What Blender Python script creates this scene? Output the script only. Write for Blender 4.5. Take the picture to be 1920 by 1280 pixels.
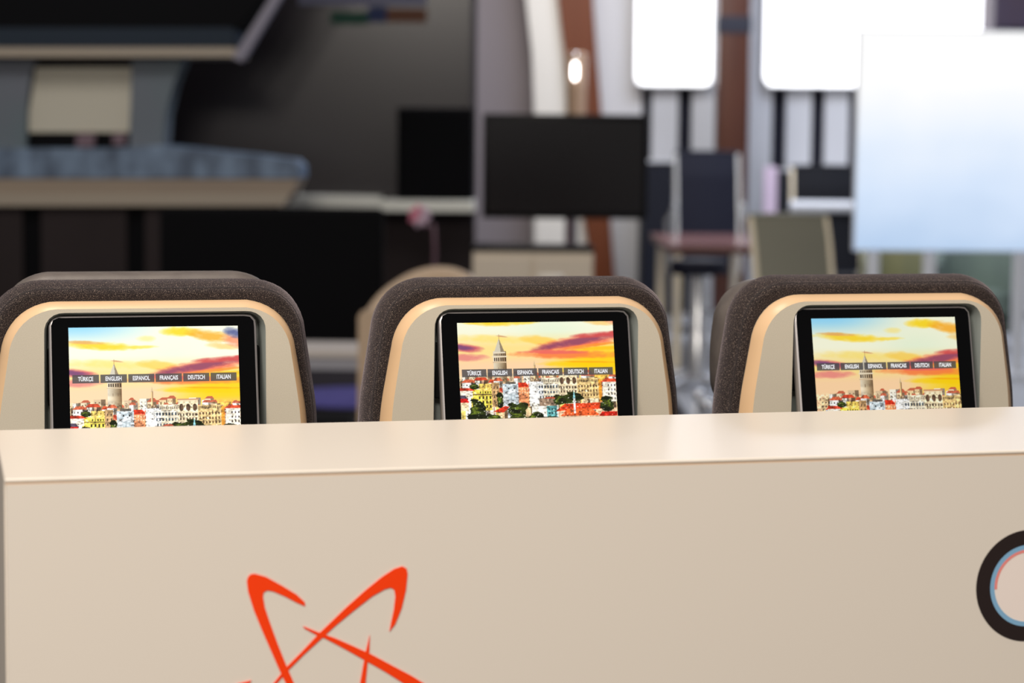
import bpy, bmesh, math, random
import numpy as np
from mathutils import Vector, Matrix
from mathutils.geometry import tessellate_polygon

for o in list(bpy.data.objects):
    bpy.data.objects.remove(o, do_unlink=True)
SC = bpy.context.scene
COL = SC.collection
PI = math.pi
R = math.radians

# ------------------------------------------------------------------ camera, world, lights
F = 4200.0                       # focal length in pixels of a 1920 px wide frame
HC = 1.43                        # eye height
PITCH, ROLL, YAW = R(5.3), R(0.52), R(14.3)
cam_d = bpy.data.cameras.new('camera')
cam = bpy.data.objects.new('camera', cam_d)
COL.objects.link(cam)
cam_d.sensor_width = 36.0
cam_d.lens = F / 1920 * 36.0
CAMR = Matrix.Rotation(PI / 2 - PITCH, 3, 'X') @ Matrix.Rotation(ROLL, 3, 'Z')
cam.matrix_world = Matrix.Translation((0, 0, HC)) @ CAMR.to_4x4()
cam_d.dof.use_dof = True
cam_d.dof.focus_distance = 2.68
cam_d.dof.aperture_fstop = 4.5
cam_d.clip_end = 200
SC.camera = cam

world = bpy.data.worlds.new('hall_ambient')
SC.world = world
world.use_nodes = True
bg = world.node_tree.nodes['Background']
bg.inputs['Color'].default_value = (0.95, 0.93, 0.93, 1)
bg.inputs['Strength'].default_value = 0.22


def area_light(name, loc, target, size, size_y, watts, color):
    l = bpy.data.lights.new(name, 'AREA')
    l.shape = 'RECTANGLE'
    l.size, l.size_y, l.energy, l.color = size, size_y, watts, color
    o = bpy.data.objects.new(name, l)
    COL.objects.link(o)
    o.location = loc
    o.rotation_euler = (Vector(target) - Vector(loc)).to_track_quat('-Z', 'Y').to_euler()
    return o


# overhead lamps of the hall, all above the frame
area_light('hall_lamp_front_offscreen', (-1.0, -1.6, 4.6), (0.1, 2.2, 0.9), 2.6, 1.4, 350, (1.0, 0.925, 0.825))
area_light('hall_lamp_over_seats_offscreen', (-0.9, 2.6, 4.6), (0.0, 2.8, 1.0), 2.2, 1.2, 70, (1.0, 0.90, 0.80))
area_light('hall_lamp_meeting_offscreen', (2.6, 14.6, 4.6), (2.2, 15.0, 0), 3.0, 2.5, 190, (0.74, 0.82, 1.0))
area_light('hall_lamp_center_offscreen', (0.4, 14.5, 4.6), (0.4, 17.5, 1.2), 1.6, 1.2, 86, (1.0, 0.96, 0.92))
area_light('hall_lamp_kiosk_offscreen', (-2.6, 9.5, 4.6), (-3.0, 13.0, 1.0), 2.0, 1.2, 66, (1.0, 0.96, 0.92))

vs = SC.view_settings
vs.view_transform = 'Standard'
vs.look = 'None'
vs.gamma = 1.0
vs.use_curve_mapping = False
vs.exposure = 0.0

# ------------------------------------------------------------------ helpers


def lin(c):
    return tuple((x / 12.92 if x <= 0.04045 else ((x + 0.055) / 1.055) ** 2.4) for x in c)


def rgb(r, g, b):
    return lin((r / 255, g / 255, b / 255)) + (1.0,)


def mat(name, color, rough=0.5, metal=0.0, spec=0.5, emit=None, estr=1.0):
    m = bpy.data.materials.new(name)
    m.use_nodes = True
    b = m.node_tree.nodes['Principled BSDF']
    b.inputs['Base Color'].default_value = color
    b.inputs['Roughness'].default_value = rough
    b.inputs['Metallic'].default_value = metal
    b.inputs['Specular IOR Level'].default_value = spec
    if emit:
        b.inputs['Emission Color'].default_value = emit
        b.inputs['Emission Strength'].default_value = estr
    return m


def noise_mat(name, c1, c2, scale, rough=0.5, bump=0.0, bscale=None, detail=3, stretch=(1, 1, 1), lo=0.35, hi=0.65,
              metal=0.0, spec=0.5, emit=False, estr=1.0, dist=0.002):
    m = mat(name, c1, rough, metal, spec)
    nt = m.node_tree
    N = nt.nodes
    b = N['Principled BSDF']
    tc = N.new('ShaderNodeTexCoord')
    mp = N.new('ShaderNodeMapping')
    mp.inputs['Scale'].default_value = stretch
    nt.links.new(tc.outputs['Object'], mp.inputs['Vector'])
    n = N.new('ShaderNodeTexNoise')
    n.inputs['Scale'].default_value = scale
    n.inputs['Detail'].default_value = detail
    nt.links.new(mp.outputs['Vector'], n.inputs['Vector'])
    r = N.new('ShaderNodeValToRGB')
    r.color_ramp.elements[0].position = lo
    r.color_ramp.elements[1].position = hi
    r.color_ramp.elements[0].color = c1
    r.color_ramp.elements[1].color = c2
    nt.links.new(n.outputs['Fac'], r.inputs['Fac'])
    nt.links.new(r.outputs['Color'], b.inputs['Base Color'])
    if emit:
        nt.links.new(r.outputs['Color'], b.inputs['Emission Color'])
        b.inputs['Emission Strength'].default_value = estr
    if bump:
        n2 = N.new('ShaderNodeTexNoise')
        n2.inputs['Scale'].default_value = bscale or scale
        n2.inputs['Detail'].default_value = 2
        nt.links.new(mp.outputs['Vector'], n2.inputs['Vector'])
        bp = N.new('ShaderNodeBump')
        bp.inputs['Strength'].default_value = bump
        bp.inputs['Distance'].default_value = dist
        nt.links.new(n2.outputs['Fac'], bp.inputs['Height'])
        nt.links.new(bp.outputs['Normal'], b.inputs['Normal'])
    return m


class MB:
    """collects shapes, built as ONE mesh object"""

    def __init__(self):
        self.v, self.f = [], []

    def add(self, vs_, fs):
        o = len(self.v)
        self.v += [tuple(p) for p in vs_]
        self.f += [tuple(i + o for i in q) for q in fs]
        return self

    def box(self, x0, x1, y0, y1, z0, z1, bevel=0.0, seg=2):
        bm = bmesh.new()
        bmesh.ops.create_cube(bm, size=1)
        for v in bm.verts:
            v.co = Vector(((x0 + x1) / 2 + v.co.x * (x1 - x0), (y0 + y1) / 2 + v.co.y * (y1 - y0),
                           (z0 + z1) / 2 + v.co.z * (z1 - z0)))
        if bevel:
            bmesh.ops.bevel(bm, geom=bm.edges[:], offset=bevel, segments=seg, profile=0.5, affect='EDGES')
        return self.bm(bm)

    def bm(self, bm, M=None):
        bm.verts.index_update()
        vs_ = [(M @ v.co) if M else v.co.copy() for v in bm.verts]
        fs = [[v.index for v in f.verts] for f in bm.faces]
        bm.free()
        return self.add(vs_, fs)

    def prism(self, poly, axis, a, b):
        """closed 2-D polygon extruded along an axis from a to b"""
        def p3(q, t):
            return {'x': (t, q[0], q[1]), 'y': (q[0], t, q[1]), 'z': (q[0], q[1], t)}[axis]
        n = len(poly)
        vs_ = [p3(q, a) for q in poly] + [p3(q, b) for q in poly]
        tris = tessellate_polygon([[Vector((q[0], q[1], 0)) for q in poly]])
        fs = [tuple(t) for t in tris] + [tuple(i + n for i in reversed(t)) for t in tris]
        fs += [(i, (i + 1) % n, (i + 1) % n + n, i + n) for i in range(n)]
        return self.add(vs_, fs)

    def tube(self, pts, rad, seg=10, closed=False, cap=True):
        pts = [Vector(p) for p in pts]
        rads = rad if isinstance(rad, (list, tuple)) else [rad] * len(pts)
        n = len(pts)
        vs_, fs = [], []
        up = Vector((0, 0, 1))
        prev = None
        for i, p in enumerate(pts):
            a = pts[(i - 1) % n] if (closed or i > 0) else p
            c = pts[(i + 1) % n] if (closed or i < n - 1) else p
            t = (c - a).normalized()
            if prev is None:
                e1 = t.cross(up if abs(t.z) < 0.9 else Vector((1, 0, 0))).normalized()
            else:
                e1 = (prev - t * prev.dot(t)).normalized()
            prev = e1
            e2 = t.cross(e1)
            for k in range(seg):
                an = 2 * PI * k / seg
                vs_.append(p + (e1 * math.cos(an) + e2 * math.sin(an)) * rads[i])
        m = n if closed else n - 1
        for i in range(m):
            for k in range(seg):
                j = (i + 1) % n
                fs.append((i * seg + k, i * seg + (k + 1) % seg, j * seg + (k + 1) % seg, j * seg + k))
        if cap and not closed:
            fs.append(tuple(range(seg - 1, -1, -1)))
            fs.append(tuple((n - 1) * seg + k for k in range(seg)))
        return self.add(vs_, fs)

    def lathe(self, prof, cx=0, cy=0, seg=24):
        vs_, fs = [], []
        n = len(prof)
        for (r_, z) in prof:
            for k in range(seg):
                a = 2 * PI * k / seg
                vs_.append((cx + r_ * math.cos(a), cy + r_ * math.sin(a), z))
        for i in range(n - 1):
            for k in range(seg):
                fs.append((i * seg + k, i * seg + (k + 1) % seg, (i + 1) * seg + (k + 1) % seg, (i + 1) * seg + k))
        fs.append(tuple(range(seg - 1, -1, -1)))
        fs.append(tuple((n - 1) * seg + k for k in range(seg)))
        return self.add(vs_, fs)

    def build(self, name, m, parent=None, smooth=None, loc=None, rot=None):
        me = bpy.data.meshes.new(name)
        me.from_pydata(self.v, [], self.f)
        bm = bmesh.new()
        bm.from_mesh(me)
        bmesh.ops.recalc_face_normals(bm, faces=bm.faces[:])
        bm.to_mesh(me)
        bm.free()
        me.materials.append(m)
        if smooth:
            for p in me.polygons:
                p.use_smooth = True
            me.set_sharp_from_angle(angle=R(smooth))
        o = bpy.data.objects.new(name, me)
        COL.objects.link(o)
        if parent:
            o.parent = parent
        if loc:
            o.location = loc
        if rot:
            o.rotation_euler = rot
        return o


def tag(o, label=None, cat=None, group=None, kind=None):
    if label:
        o['label'] = label
    if cat:
        o['category'] = cat
    if group:
        o['group'] = group
    if kind:
        o['kind'] = kind
    return o


def empty(name, loc, rz=0, label=None, cat=None, group=None):
    o = bpy.data.objects.new(name, None)
    o.empty_display_size = 0.1
    COL.objects.link(o)
    o.location = loc
    o.rotation_euler = (0, 0, rz)
    return tag(o, label, cat, group)


def rounded(poly, n):
    """poly: (x, z, radius) corners, returned as n points at even spacing, counter-clockwise as given"""
    pts = []
    m = len(poly)
    for i in range(m):
        p0, p, p1 = (Vector(poly[(i + k) % m][:2]) for k in (-1, 0, 1))
        r_ = poly[i][2]
        a, b = (p0 - p).normalized(), (p1 - p).normalized()
        ang = a.angle(b)
        t = r_ / math.tan(ang / 2)
        t = min(t, 0.49 * (p0 - p).length, 0.49 * (p1 - p).length)
        s, e = p + a * t, p + b * t
        for k in range(9):
            u = k / 8
            pts.append((1 - u) ** 2 * s + 2 * u * (1 - u) * (p * 0.75 + (s + e) * 0.125) + u * u * e)
    L = [0]
    q = pts + [pts[0]]
    for i in range(len(pts)):
        L.append(L[-1] + (q[i + 1] - q[i]).length)
    out = []
    j = 0
    for k in range(n):
        t = L[-1] * k / n
        while L[j + 1] < t:
            j += 1
        u = (t - L[j]) / max(1e-9, L[j + 1] - L[j])
        out.append(q[j].lerp(q[j + 1], u))
    return out


def offset(pts, d):
    """move every point along its normal; positive is outwards for a clockwise or counter-clockwise loop"""
    n = len(pts)
    area = sum(pts[i].x * pts[(i + 1) % n].y - pts[(i + 1) % n].x * pts[i].y for i in range(n))
    sg = 1 if area > 0 else -1
    out = []
    for i in range(n):
        t = (pts[(i + 1) % n] - pts[i - 1]).normalized()
        out.append(pts[i] + Vector((t.y, -t.x)) * d * sg)
    return out


def loft(mb, rings, cap0=True, cap1=True):
    """rings: list of (2-D loop, y); loops of equal length"""
    n = len(rings[0][0])
    vs_, fs = [], []
    for loop, y in rings:
        vs_ += [(p.x, y, p.y) for p in loop]
    for i in range(len(rings) - 1):
        for k in range(n):
            fs.append((i * n + k, i * n + (k + 1) % n, (i + 1) * n + (k + 1) % n, (i + 1) * n + k))
    if cap0:
        fs += [tuple(t) for t in tessellate_polygon([[Vector((p.x, p.y, 0)) for p in rings[0][0]]])]
    if cap1:
        o = (len(rings) - 1) * n
        fs += [tuple(i + o for i in t) for t in tessellate_polygon([[Vector((p.x, p.y, 0)) for p in rings[-1][0]]])]
    return mb.add(vs_, fs)


def at(x, y, d):
    """the point a pixel of the photograph shows, on the vertical plane Y = d"""
    q = CAMR @ Vector(((x - 960) / F, -(y - 640) / F, -1))
    return Vector((0, 0, HC)) + q * (d / q.y)


def span(x0, x1, y0, y1, d):
    """real extent (X0, X1, Z0, Z1) of a rectangle of the photograph at distance d"""
    xm, ym = (x0 + x1) / 2, (y0 + y1) / 2
    return at(x0, ym, d).x, at(x1, ym, d).x, at(xm, y1, d).z, at(xm, y0, d).z


# ------------------------------------------------------------------ materials
M = {}
M['laminate'] = mat('cream_laminate', rgb(222, 212, 200), 0.34, spec=0.5)
M['laminate_edge'] = mat('laminate_edge', rgb(205, 178, 152), 0.4)
M['orange_print'] = mat('orange_print', rgb(246, 62, 2), 0.5, spec=0.3)
M['black_print'] = mat('black_print', rgb(40, 30, 29), 0.5, spec=0.3)
M['blue_print'] = mat('blue_print', rgb(128, 172, 205), 0.5, spec=0.3)
M['red_print'] = mat('red_print', rgb(232, 138, 130), 0.5, spec=0.3)
M['white_print'] = mat('white_print', rgb(236, 222, 214), 0.5, spec=0.3)
M['shell'] = noise_mat('seat_shell_plastic', rgb(190, 181, 164), rgb(198, 189, 172), 900, rough=0.5, bump=0.25, bscale=1500, dist=0.0004)
M['rim'] = mat('shell_rim_tan', rgb(214, 179, 140), 0.32)
M['recess'] = mat('recess_grey', rgb(140, 146, 142), 0.5)
M['black_gap'] = mat('hinge_black', rgb(12, 12, 13), 0.6, spec=0.2)
M['bezel'] = mat('glass_black', rgb(6, 6, 7), 0.12, spec=0.12)
M['monitor_frame'] = mat('monitor_frame_grey', rgb(150, 145, 145), 0.32, metal=0.55)
M['leather'] = noise_mat('headrest_leather', rgb(88, 80, 76), rgb(98, 90, 85), 40, rough=0.45, bump=0.2, bscale=400, dist=0.0005)
M['seam'] = mat('seam_thread', rgb(38, 31, 30), 0.8)
M['lettering'] = mat('lettering_white', (0, 0, 0, 1), 0.5, spec=0, emit=(0.95, 0.95, 0.97, 1), estr=1.0)
M['alu'] = mat('brushed_aluminium', rgb(170, 170, 172), 0.35, metal=0.9)
M['dark_plastic'] = mat('dark_plastic', rgb(40, 38, 38), 0.5)
M['tray'] = mat('tray_plastic', rgb(196, 188, 173), 0.45)


def fabric_mat():
    m = mat('seat_fabric_heather', rgb(70, 62, 60), 0.9, spec=0.15)
    nt = m.node_tree
    N = nt.nodes
    b = N['Principled BSDF']
    tc = N.new('ShaderNodeTexCoord')
    a = N.new('ShaderNodeTexNoise')
    a.inputs['Scale'].default_value = 1100
    a.inputs['Detail'].default_value = 3
    c = N.new('ShaderNodeTexNoise')
    c.inputs['Scale'].default_value = 60
    mp = N.new('ShaderNodeMapping')
    mp.inputs['Scale'].default_value = (1, 0.35, 1)
    nt.links.new(tc.outputs['Object'], mp.inputs['Vector'])
    nt.links.new(mp.outputs['Vector'], a.inputs['Vector'])
    nt.links.new(tc.outputs['Object'], c.inputs['Vector'])
    r = N.new('ShaderNodeValToRGB')
    e = r.color_ramp.elements
    e[0].position, e[0].color = 0.36, rgb(25, 20, 20)
    e[1].position, e[1].color = 0.53, rgb(47, 40, 39)
    x = e.new(0.60)
    x.color = rgb(68, 58, 55)
    x = e.new(0.70)
    x.color = rgb(150, 132, 118)
    nt.links.new(a.outputs['Fac'], r.inputs['Fac'])
    mx = N.new('ShaderNodeMix')
    mx.data_type = 'RGBA'
    mx.blend_type = 'MULTIPLY'
    r2 = N.new('ShaderNodeValToRGB')
    r2.color_ramp.elements[0].color = (0.75, 0.75, 0.75, 1)
    r2.color_ramp.elements[1].color = (1.1, 1.1, 1.1, 1)
    nt.links.new(c.outputs['Fac'], r2.inputs['Fac'])
    mx.inputs[0].default_value = 1
    nt.links.new(r.outputs['Color'], mx.inputs[6])
    nt.links.new(r2.outputs['Color'], mx.inputs[7])
    nt.links.new(mx.outputs[2], b.inputs['Base Color'])
    b.inputs['Sheen Weight'].default_value = 0.5
    b.inputs['Sheen Roughness'].default_value = 0.4
    b.inputs['Sheen Tint'].default_value = rgb(200, 185, 190)
    bp = N.new('ShaderNodeBump')
    bp.inputs['Strength'].default_value = 0.6
    bp.inputs['Distance'].default_value = 0.0015
    nt.links.new(a.outputs['Fac'], bp.inputs['Height'])
    nt.links.new(bp.outputs['Normal'], b.inputs['Normal'])
    return m


M['fabric'] = fabric_mat()

# ------------------------------------------------------------------ the setting: floor and walls of the hall
M['floor'] = noise_mat('pale_polished_floor', rgb(184, 186, 192), rgb(194, 196, 201), 2, rough=0.18)
M['carpet'] = noise_mat('dark_carpet', rgb(42, 37, 40), rgb(50, 45, 47), 60, rough=0.95, bump=0.3, spec=0.1)
M['wall_dark'] = noise_mat('dark_brown_wall', rgb(46, 40, 40), rgb(52, 45, 46), 1.2, rough=0.8, spec=0.1)
M['wall_white'] = mat('white_wall', rgb(222, 222, 224), 0.7, spec=0.2)
M['wall_grey'] = mat('grey_wall', rgb(150, 141, 144), 0.7, spec=0.2)
M['wall_navy'] = mat('navy_wall', rgb(22, 22, 36), 0.6, spec=0.2)
M['slat'] = mat('white_slat', rgb(206, 207, 211), 0.5)

tag(MB().box(0.9, 14, 4.2, 18.6, -0.1, 0).build('floor', M['floor']), kind='structure')
tag(MB().box(-14, 0.9, 4.2, 18.6, -0.1, 0).build('floor', M['carpet']), kind='structure')
tag(MB().box(-14, 14, -4, 4.2, -0.1, 0).build('floor', M['carpet']), kind='structure')
XG = at(1002, 100, 18.2).x
XW = at(1203, 250, 18.2).x
tag(MB().box(-14, at(893, 200, 18.2).x, 18.2, 18.4, 0, 4.2).build('wall_back_left', M['wall_dark']), kind='structure')
tag(MB().box(at(893, 200, 18.2).x, XG, 18.2, 18.4, 0, 4.2).build('wall_back_grey', M['wall_grey']), kind='structure')
tag(MB().box(XG, XW, 18.2, 18.4, 0, 4.2).build('wall_back_white', M['wall_white']), kind='structure')
wr = tag(MB().box(XW, 14, 18.2, 18.4, 0, 4.2).build('wall_back_right', M['wall_navy']), kind='structure')
slats = [(1222, 1271), (1297, 1341), (1404, 1447), (1474, 1521), (1546, 1591), (1618, 1662), (1690, 1735), (1762, 1806), (1834, 1878)] + [(1906 + 72 * k, 1950 + 72 * k) for k in range(30)]
for a, b in slats:
    MB().box(at(a, 230, 18.15).x, at(b, 230, 18.15).x, 18.14, 18.2, 0.02, 4.1).build('slat', M['slat'], wr)

# ------------------------------------------------------------------ the counter in front of the seats
RV = Vector((math.cos(YAW), math.sin(YAW), 0))      # along the row of seats
NV = Vector((-math.sin(YAW), math.cos(YAW), 0))     # away from the camera


def row(s, n, z=0):
    return RV * s + NV * n + Vector((0, 0, z))


CF, CB, ZT = 2.114, 2.464, 1.106
LEFT, RIGHT = 0.053, 1.62
# counter frame: origin on the floor at the front left corner, X along the front, Y away
counter = empty('counter', row(LEFT, CF), YAW, 'long cream laminate counter with orange star emblem in front of the seats', 'counter')
W_, D_ = RIGHT - LEFT, CB - CF
MB().box(0, W_, 0, D_, ZT - 0.004, ZT, 0.0012, 1).build('counter_top', M['laminate'], counter)
MB().box(0.0005, W_ - 0.0005, 0.0006, 0.02, ZT - 0.0056, ZT - 0.004).build('top_edge', M['laminate_edge'], counter)
MB().box(0.0015, W_, 0, 0.018, 0, ZT - 0.0056).build('front_panel', M['laminate'], counter)
MB().box(0, 0.018, 0.018, D_, 0, ZT - 0.004).build('side_panel', M['laminate'], counter)
MB().box(W_ - 0.018, W_, 0.018, D_, 0, ZT - 0.004).build('side_panel', M['laminate'], counter)
MB().box(0.018, W_ - 0.018, D_ - 0.018, D_, 0, ZT - 0.004).build('back_panel', M['laminate'], counter)


def on_front(px, py):
    """counter-front coordinates (X along the front, Z up) of a pixel"""
    q = CAMR @ Vector(((px - 960) / F, -(py - 640) / F, -1))
    C = Vector((0, 0, HC))
    t = (CF - NV.dot(C)) / NV.dot(q)
    P = C + q * t
    return P.dot(RV) - LEFT, P.z


strokes = [
    # left hook and its long arm running down to the right
    [(572, 1136), (571, 1128), (556, 1114), (528, 1097), (499, 1081), (478, 1075), (470, 1076), (465, 1081), (462.5, 1089),
     (465, 1109), (476, 1144), (492, 1183), (510, 1224), (528, 1265), (548, 1305), (575, 1352), (610, 1402), (650, 1440),
     (612, 1395), (582, 1345), (562, 1305), (537.5, 1249), (521, 1208), (505, 1164), (496, 1137), (493, 1118), (494, 1110), (501, 1106),
     (512, 1108), (533, 1117), (556, 1129)],
    # tall right arch and its arm running down to the left
    [(730, 1183), (741, 1169), (753, 1139), (761, 1105), (764, 1075), (762, 1065), (754, 1061), (739, 1066), (716, 1081), (684, 1107),
     (647, 1140), (618, 1168), (597, 1188), (565, 1222), (537, 1250), (513, 1280), (480, 1322), (452, 1362), (486, 1324), (519, 1280), (540, 1256),
     (570, 1226), (604, 1195), (629, 1172), (663, 1144), (698, 1117), (721, 1104), (732, 1101), (739, 1105), (741, 1118),
     (738, 1144), (733, 1167)],
    # arm to the lower right, ending in a hook below
    [(568, 1173), (595, 1184), (629, 1196), (663, 1211), (698, 1227), (739, 1249), (771, 1266), (794, 1280), (826, 1302), (846, 1322),
     (846, 1336), (828, 1344), (796, 1346), (768, 1342), (772, 1337), (800, 1334), (812, 1326), (804, 1312), (780, 1294), (756, 1280), (721, 1258), (691, 1241),
     (652, 1219), (611, 1197), (590, 1188), (570, 1177)],
    # thin upright arm
    [(693, 1190), (692, 1222), (689, 1240), (685, 1280), (680, 1325), (672, 1372), (660, 1420), (650, 1440), (640, 1432), (644, 1412), (655, 1412), (664, 1370), (670, 1325), (675, 1280), (683, 1235), (686, 1219)],
    # arm that starts at the left
    [(471, 1275), (450, 1280), (410, 1294), (382, 1312), (376, 1326), (388, 1336), (420, 1340), (480, 1338), (560, 1326), (640, 1306), (560, 1320),
     (480, 1329), (425, 1329), (408, 1322), (418, 1308), (466, 1281)],
]
em = MB()
for i, s in enumerate(strokes):
    em.prism([on_front(*p) for p in s], 'y', -0.0009 - 0.00005 * i, 0.0)
tag(em.build('star_emblem', M['orange_print'], counter), 'orange star emblem of curved crossing strokes')


def disc_ring(r0, r1, cx, cz, y, a0=0, a1=360, n=96):
    mb = MB()
    full = abs(a1 - a0) >= 360
    k = n if full else n + 1
    vs_, fs = [], []
    for yy in (y, 0.0):
        for i in range(k):
            a = R(a0 + (a1 - a0) * i / n)
            vs_ += [(cx + r0 * math.cos(a), yy, cz + r0 * math.sin(a)), (cx + r1 * math.cos(a), yy, cz + r1 * math.sin(a))]
    for i in range(n):
        j = (i + 1) % k
        o = 2 * k
        fs += [(2 * i, 2 * i + 1, 2 * j + 1, 2 * j), (o + 2 * i, o + 2 * j, o + 2 * j + 1, o + 2 * i + 1),
               (2 * i + 1, o + 2 * i + 1, o + 2 * j + 1, 2 * j + 1), (2 * i, 2 * j, o + 2 * j, o + 2 * i)]
    return mb.add(vs_, fs)


cx, cz = 1.1005 - LEFT, 0.9625
rr = tag(disc_ring(0.0435, 0.0592, cx, cz, -0.0008).build('ring_emblem', M['black_print'], counter), 'black ring emblem with blue and pink arcs inside')
disc_ring(0.0385, 0.0435, cx, cz, -0.0007).build('blue_arc', M['blue_print'], rr)
disc_ring(0.0355, 0.0385, cx, cz, -0.00075, 60, 184).build('pink_arc', M['red_print'], rr)
disc_ring(0.0001, 0.0385, cx, cz, -0.0005).build('white_center', M['white_print'], rr)

# ------------------------------------------------------------------ pictures on the seat screens
rng = np.random.default_rng(7)
LAT = rng.random((64, 64))


def vnoise(x, y):
    xi, yi = np.floor(x).astype(int), np.floor(y).astype(int)
    fx, fy = x - xi, y - yi
    fx, fy = fx * fx * (3 - 2 * fx), fy * fy * (3 - 2 * fy)
    g = lambda a, b: LAT[b % 64, a % 64]
    return (g(xi, yi) * (1 - fx) + g(xi + 1, yi) * fx) * (1 - fy) + (g(xi, yi + 1) * (1 - fx) + g(xi + 1, yi + 1) * fx) * fy


def fbm(x, y, o=4):
    s, a = 0, 0.5
    for k in range(o):
        s = s + a * vnoise(x * 2 ** k + 13 * k, y * 2 ** k + 7 * k)
        a *= 0.5
    return s / (1 - 0.5 ** o)


def paint(pan, upan, zoom, nw, nh):
    """evening sky over a city with a round stone tower; u across, w down from the tower's tip, in screen widths"""
    u, t = np.meshgrid(np.linspace(0, 1, nw), np.arange(nh) / (nw - 1))
    u0_, w = u, (t - pan) / zoom
    u = (u - 0.26 - upan) / zoom + 0.26
    img = np.zeros((nh, nw, 3))
    n1 = fbm(u * 7 + 3, w * 16 + 9)
    n2 = fbm(u * 14 + 30, w * 40 + 20)
    n3 = fbm(u * 26 + 11, w * 60 + 41)

    def over(c, a):
        a = np.clip(a, 0, 1)[..., None]
        img[:] = img * (1 - a) + np.array(c) / 255.0 * a

    def ramp(x, a, b):
        q = np.clip((x - a) / (b - a), 0, 1)
        return q * q * (3 - 2 * q)

    def blob(u0, w0, ru, rw, slope, c, al, rough=0.5):
        q = ((u - u0) / ru) ** 2 + ((w - w0 - slope * (u - u0)) / rw) ** 2
        over(c, al * np.clip(1.25 - q - rough * 3.6 * (n3 * 0.35 + n2 * 0.35 + n1 * 0.3 - 0.47), 0, 1))

    over((250, 250, 225), np.ones_like(u))
    over((150, 214, 245), ramp(-w, 0.09, 0.24) * ramp(1 - u, 0.35, 0.95))
    over((236, 246, 220), np.exp(-((u - 0.6) / 0.22) ** 2 - ((w + 0.04) / 0.12) ** 2))
    over((255, 226, 150), ramp(w, -0.06, 0.06))
    over((255, 214, 172), ramp(w, 0.07, 0.17) * (1 - ramp(u, 0.45, 0.8)))
    over((255, 208, 40), ramp(w, 0.0, 0.12) * ramp(u, 0.5, 0.85))
    over((253, 196, 120), ramp(w, 0.19, 0.24) * ramp(u, 0.3, 0.8) * 0.7)
    blob(0.18, -0.112, 0.24, 0.028, 0.06, (255, 214, 60), 0.95)
    blob(0.10, -0.132, 0.14, 0.012, 0.05, (226, 170, 110), 0.8)
    blob(0.40, -0.10, 0.12, 0.012, -0.02, (255, 222, 90), 0.8)
    blob(0.45, -0.15, 0.06, 0.02, 0, (252, 228, 130), 0.6)
    blob(0.66, -0.19, 0.13, 0.03, 0.05, (255, 214, 50), 0.95)
    blob(0.82, -0.165, 0.14, 0.04, 0.15, (250, 176, 60), 0.9)
    blob(0.90, -0.10, 0.10, 0.02, 0.1, (250, 200, 110), 0.7)
    blob(0.99, -0.13, 0.09, 0.04, 0.2, (246, 140, 100), 0.8)
    blob(1.0, -0.175, 0.09, 0.035, 0.25, (92, 100, 146), 0.95)
    blob(0.22, -0.0, 0.25, 0.03, 0.05, (255, 224, 120), 0.7)
    blob(0.52, 0.01, 0.13, 0.03, 0.1, (253, 206, 90), 0.75)
    blob(0.03, 0.05, 0.13, 0.028, 0.1, (206, 96, 110), 0.9)
    blob(0.0, 0.045, 0.10, 0.018, 0.12, (126, 80, 120), 0.95)
    blob(0.02, 0.11, 0.17, 0.025, 0.0, (226, 130, 130), 0.8)
    blob(0.70, 0.10, 0.40, 0.028, 0.02, (244, 130, 76), 0.9)
    blob(0.92, 0.065, 0.22, 0.014, -0.02, (255, 196, 40), 0.85)
    blob(0.80, 0.024, 0.36, 0.042, -0.14, (242, 112, 88), 0.9)
    blob(0.76, 0.022, 0.30, 0.024, -0.15, (150, 80, 104), 0.95)
    blob(0.93, -0.022, 0.20, 0.020, -0.05, (206, 84, 84), 0.95)
    blob(0.86, 0.045, 0.20, 0.010, -0.10, (250, 150, 60), 0.85)
    blob(0.60, 0.085, 0.26, 0.012, 0.02, (232, 110, 104), 0.8)
    blob(0.28, -0.018, 0.04, 0.006, 0.15, (206, 150, 110), 0.8)
    blob(0.82, 0.165, 0.30, 0.02, 0.03, (255, 206, 20), 0.8)
    blob(0.85, 0.15, 0.2, 0.007, 0.03, (248, 168, 30), 0.7)

    def rect(u0, u1, w0, w1, c, al=1.0):
        m = (u >= u0) & (u < u1) & (w >= w0) & (w < w1)
        img[m] = img[m] * (1 - al) + np.array(c) / 255.0 * al

    def poly(pts, c):
        m = np.zeros_like(u, bool)
        k = len(pts)
        for i in range(k):
            (xa, ya), (xb, yb) = pts[i], pts[(i + 1) % k]
            if ya == yb:
                continue
            cr = ((ya > w) != (yb > w)) & (u < (xb - xa) * (w - ya) / (yb - ya) + xa)
            m ^= cr
        img[m] = np.array(c) / 255.0

    def windows(u0, u1, w0, w1, nx, ny, c=(60, 52, 50), fx=0.4, fy=0.5):
        for i in range(nx):
            for j in range(ny):
                a = u0 + (u1 - u0) * (i + 0.5 - fx / 2) / nx
                b = w0 + (w1 - w0) * (j + 0.5 - fy / 2) / ny
                rect(a, a + (u1 - u0) * fx / nx, b, b + (w1 - w0) * fy / ny, c)

    def tower():
        rect(0.223, 0.30, 0.20, 0.30, (206, 170, 132))
        x0, x1 = 0.219, 0.302
        k = np.clip((u - x0) / (x1 - x0), 0, 1)
        m = (u > x0) & (u < x1) & (w > 0.075) & (w < 0.27)
        sh = np.stack([252 - 120 * k ** 1.8, 238 - 135 * k ** 1.7, 212 - 140 * k ** 1.5], -1) / 255
        sh = sh * (0.92 + 0.16 * (n2[..., None] - 0.5) * 2)
        img[m] = sh[m]
        poly([(0.2575, 0.0), (0.262, 0.0), (0.292, 0.079), (0.227, 0.079)], (214, 206, 186))
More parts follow.
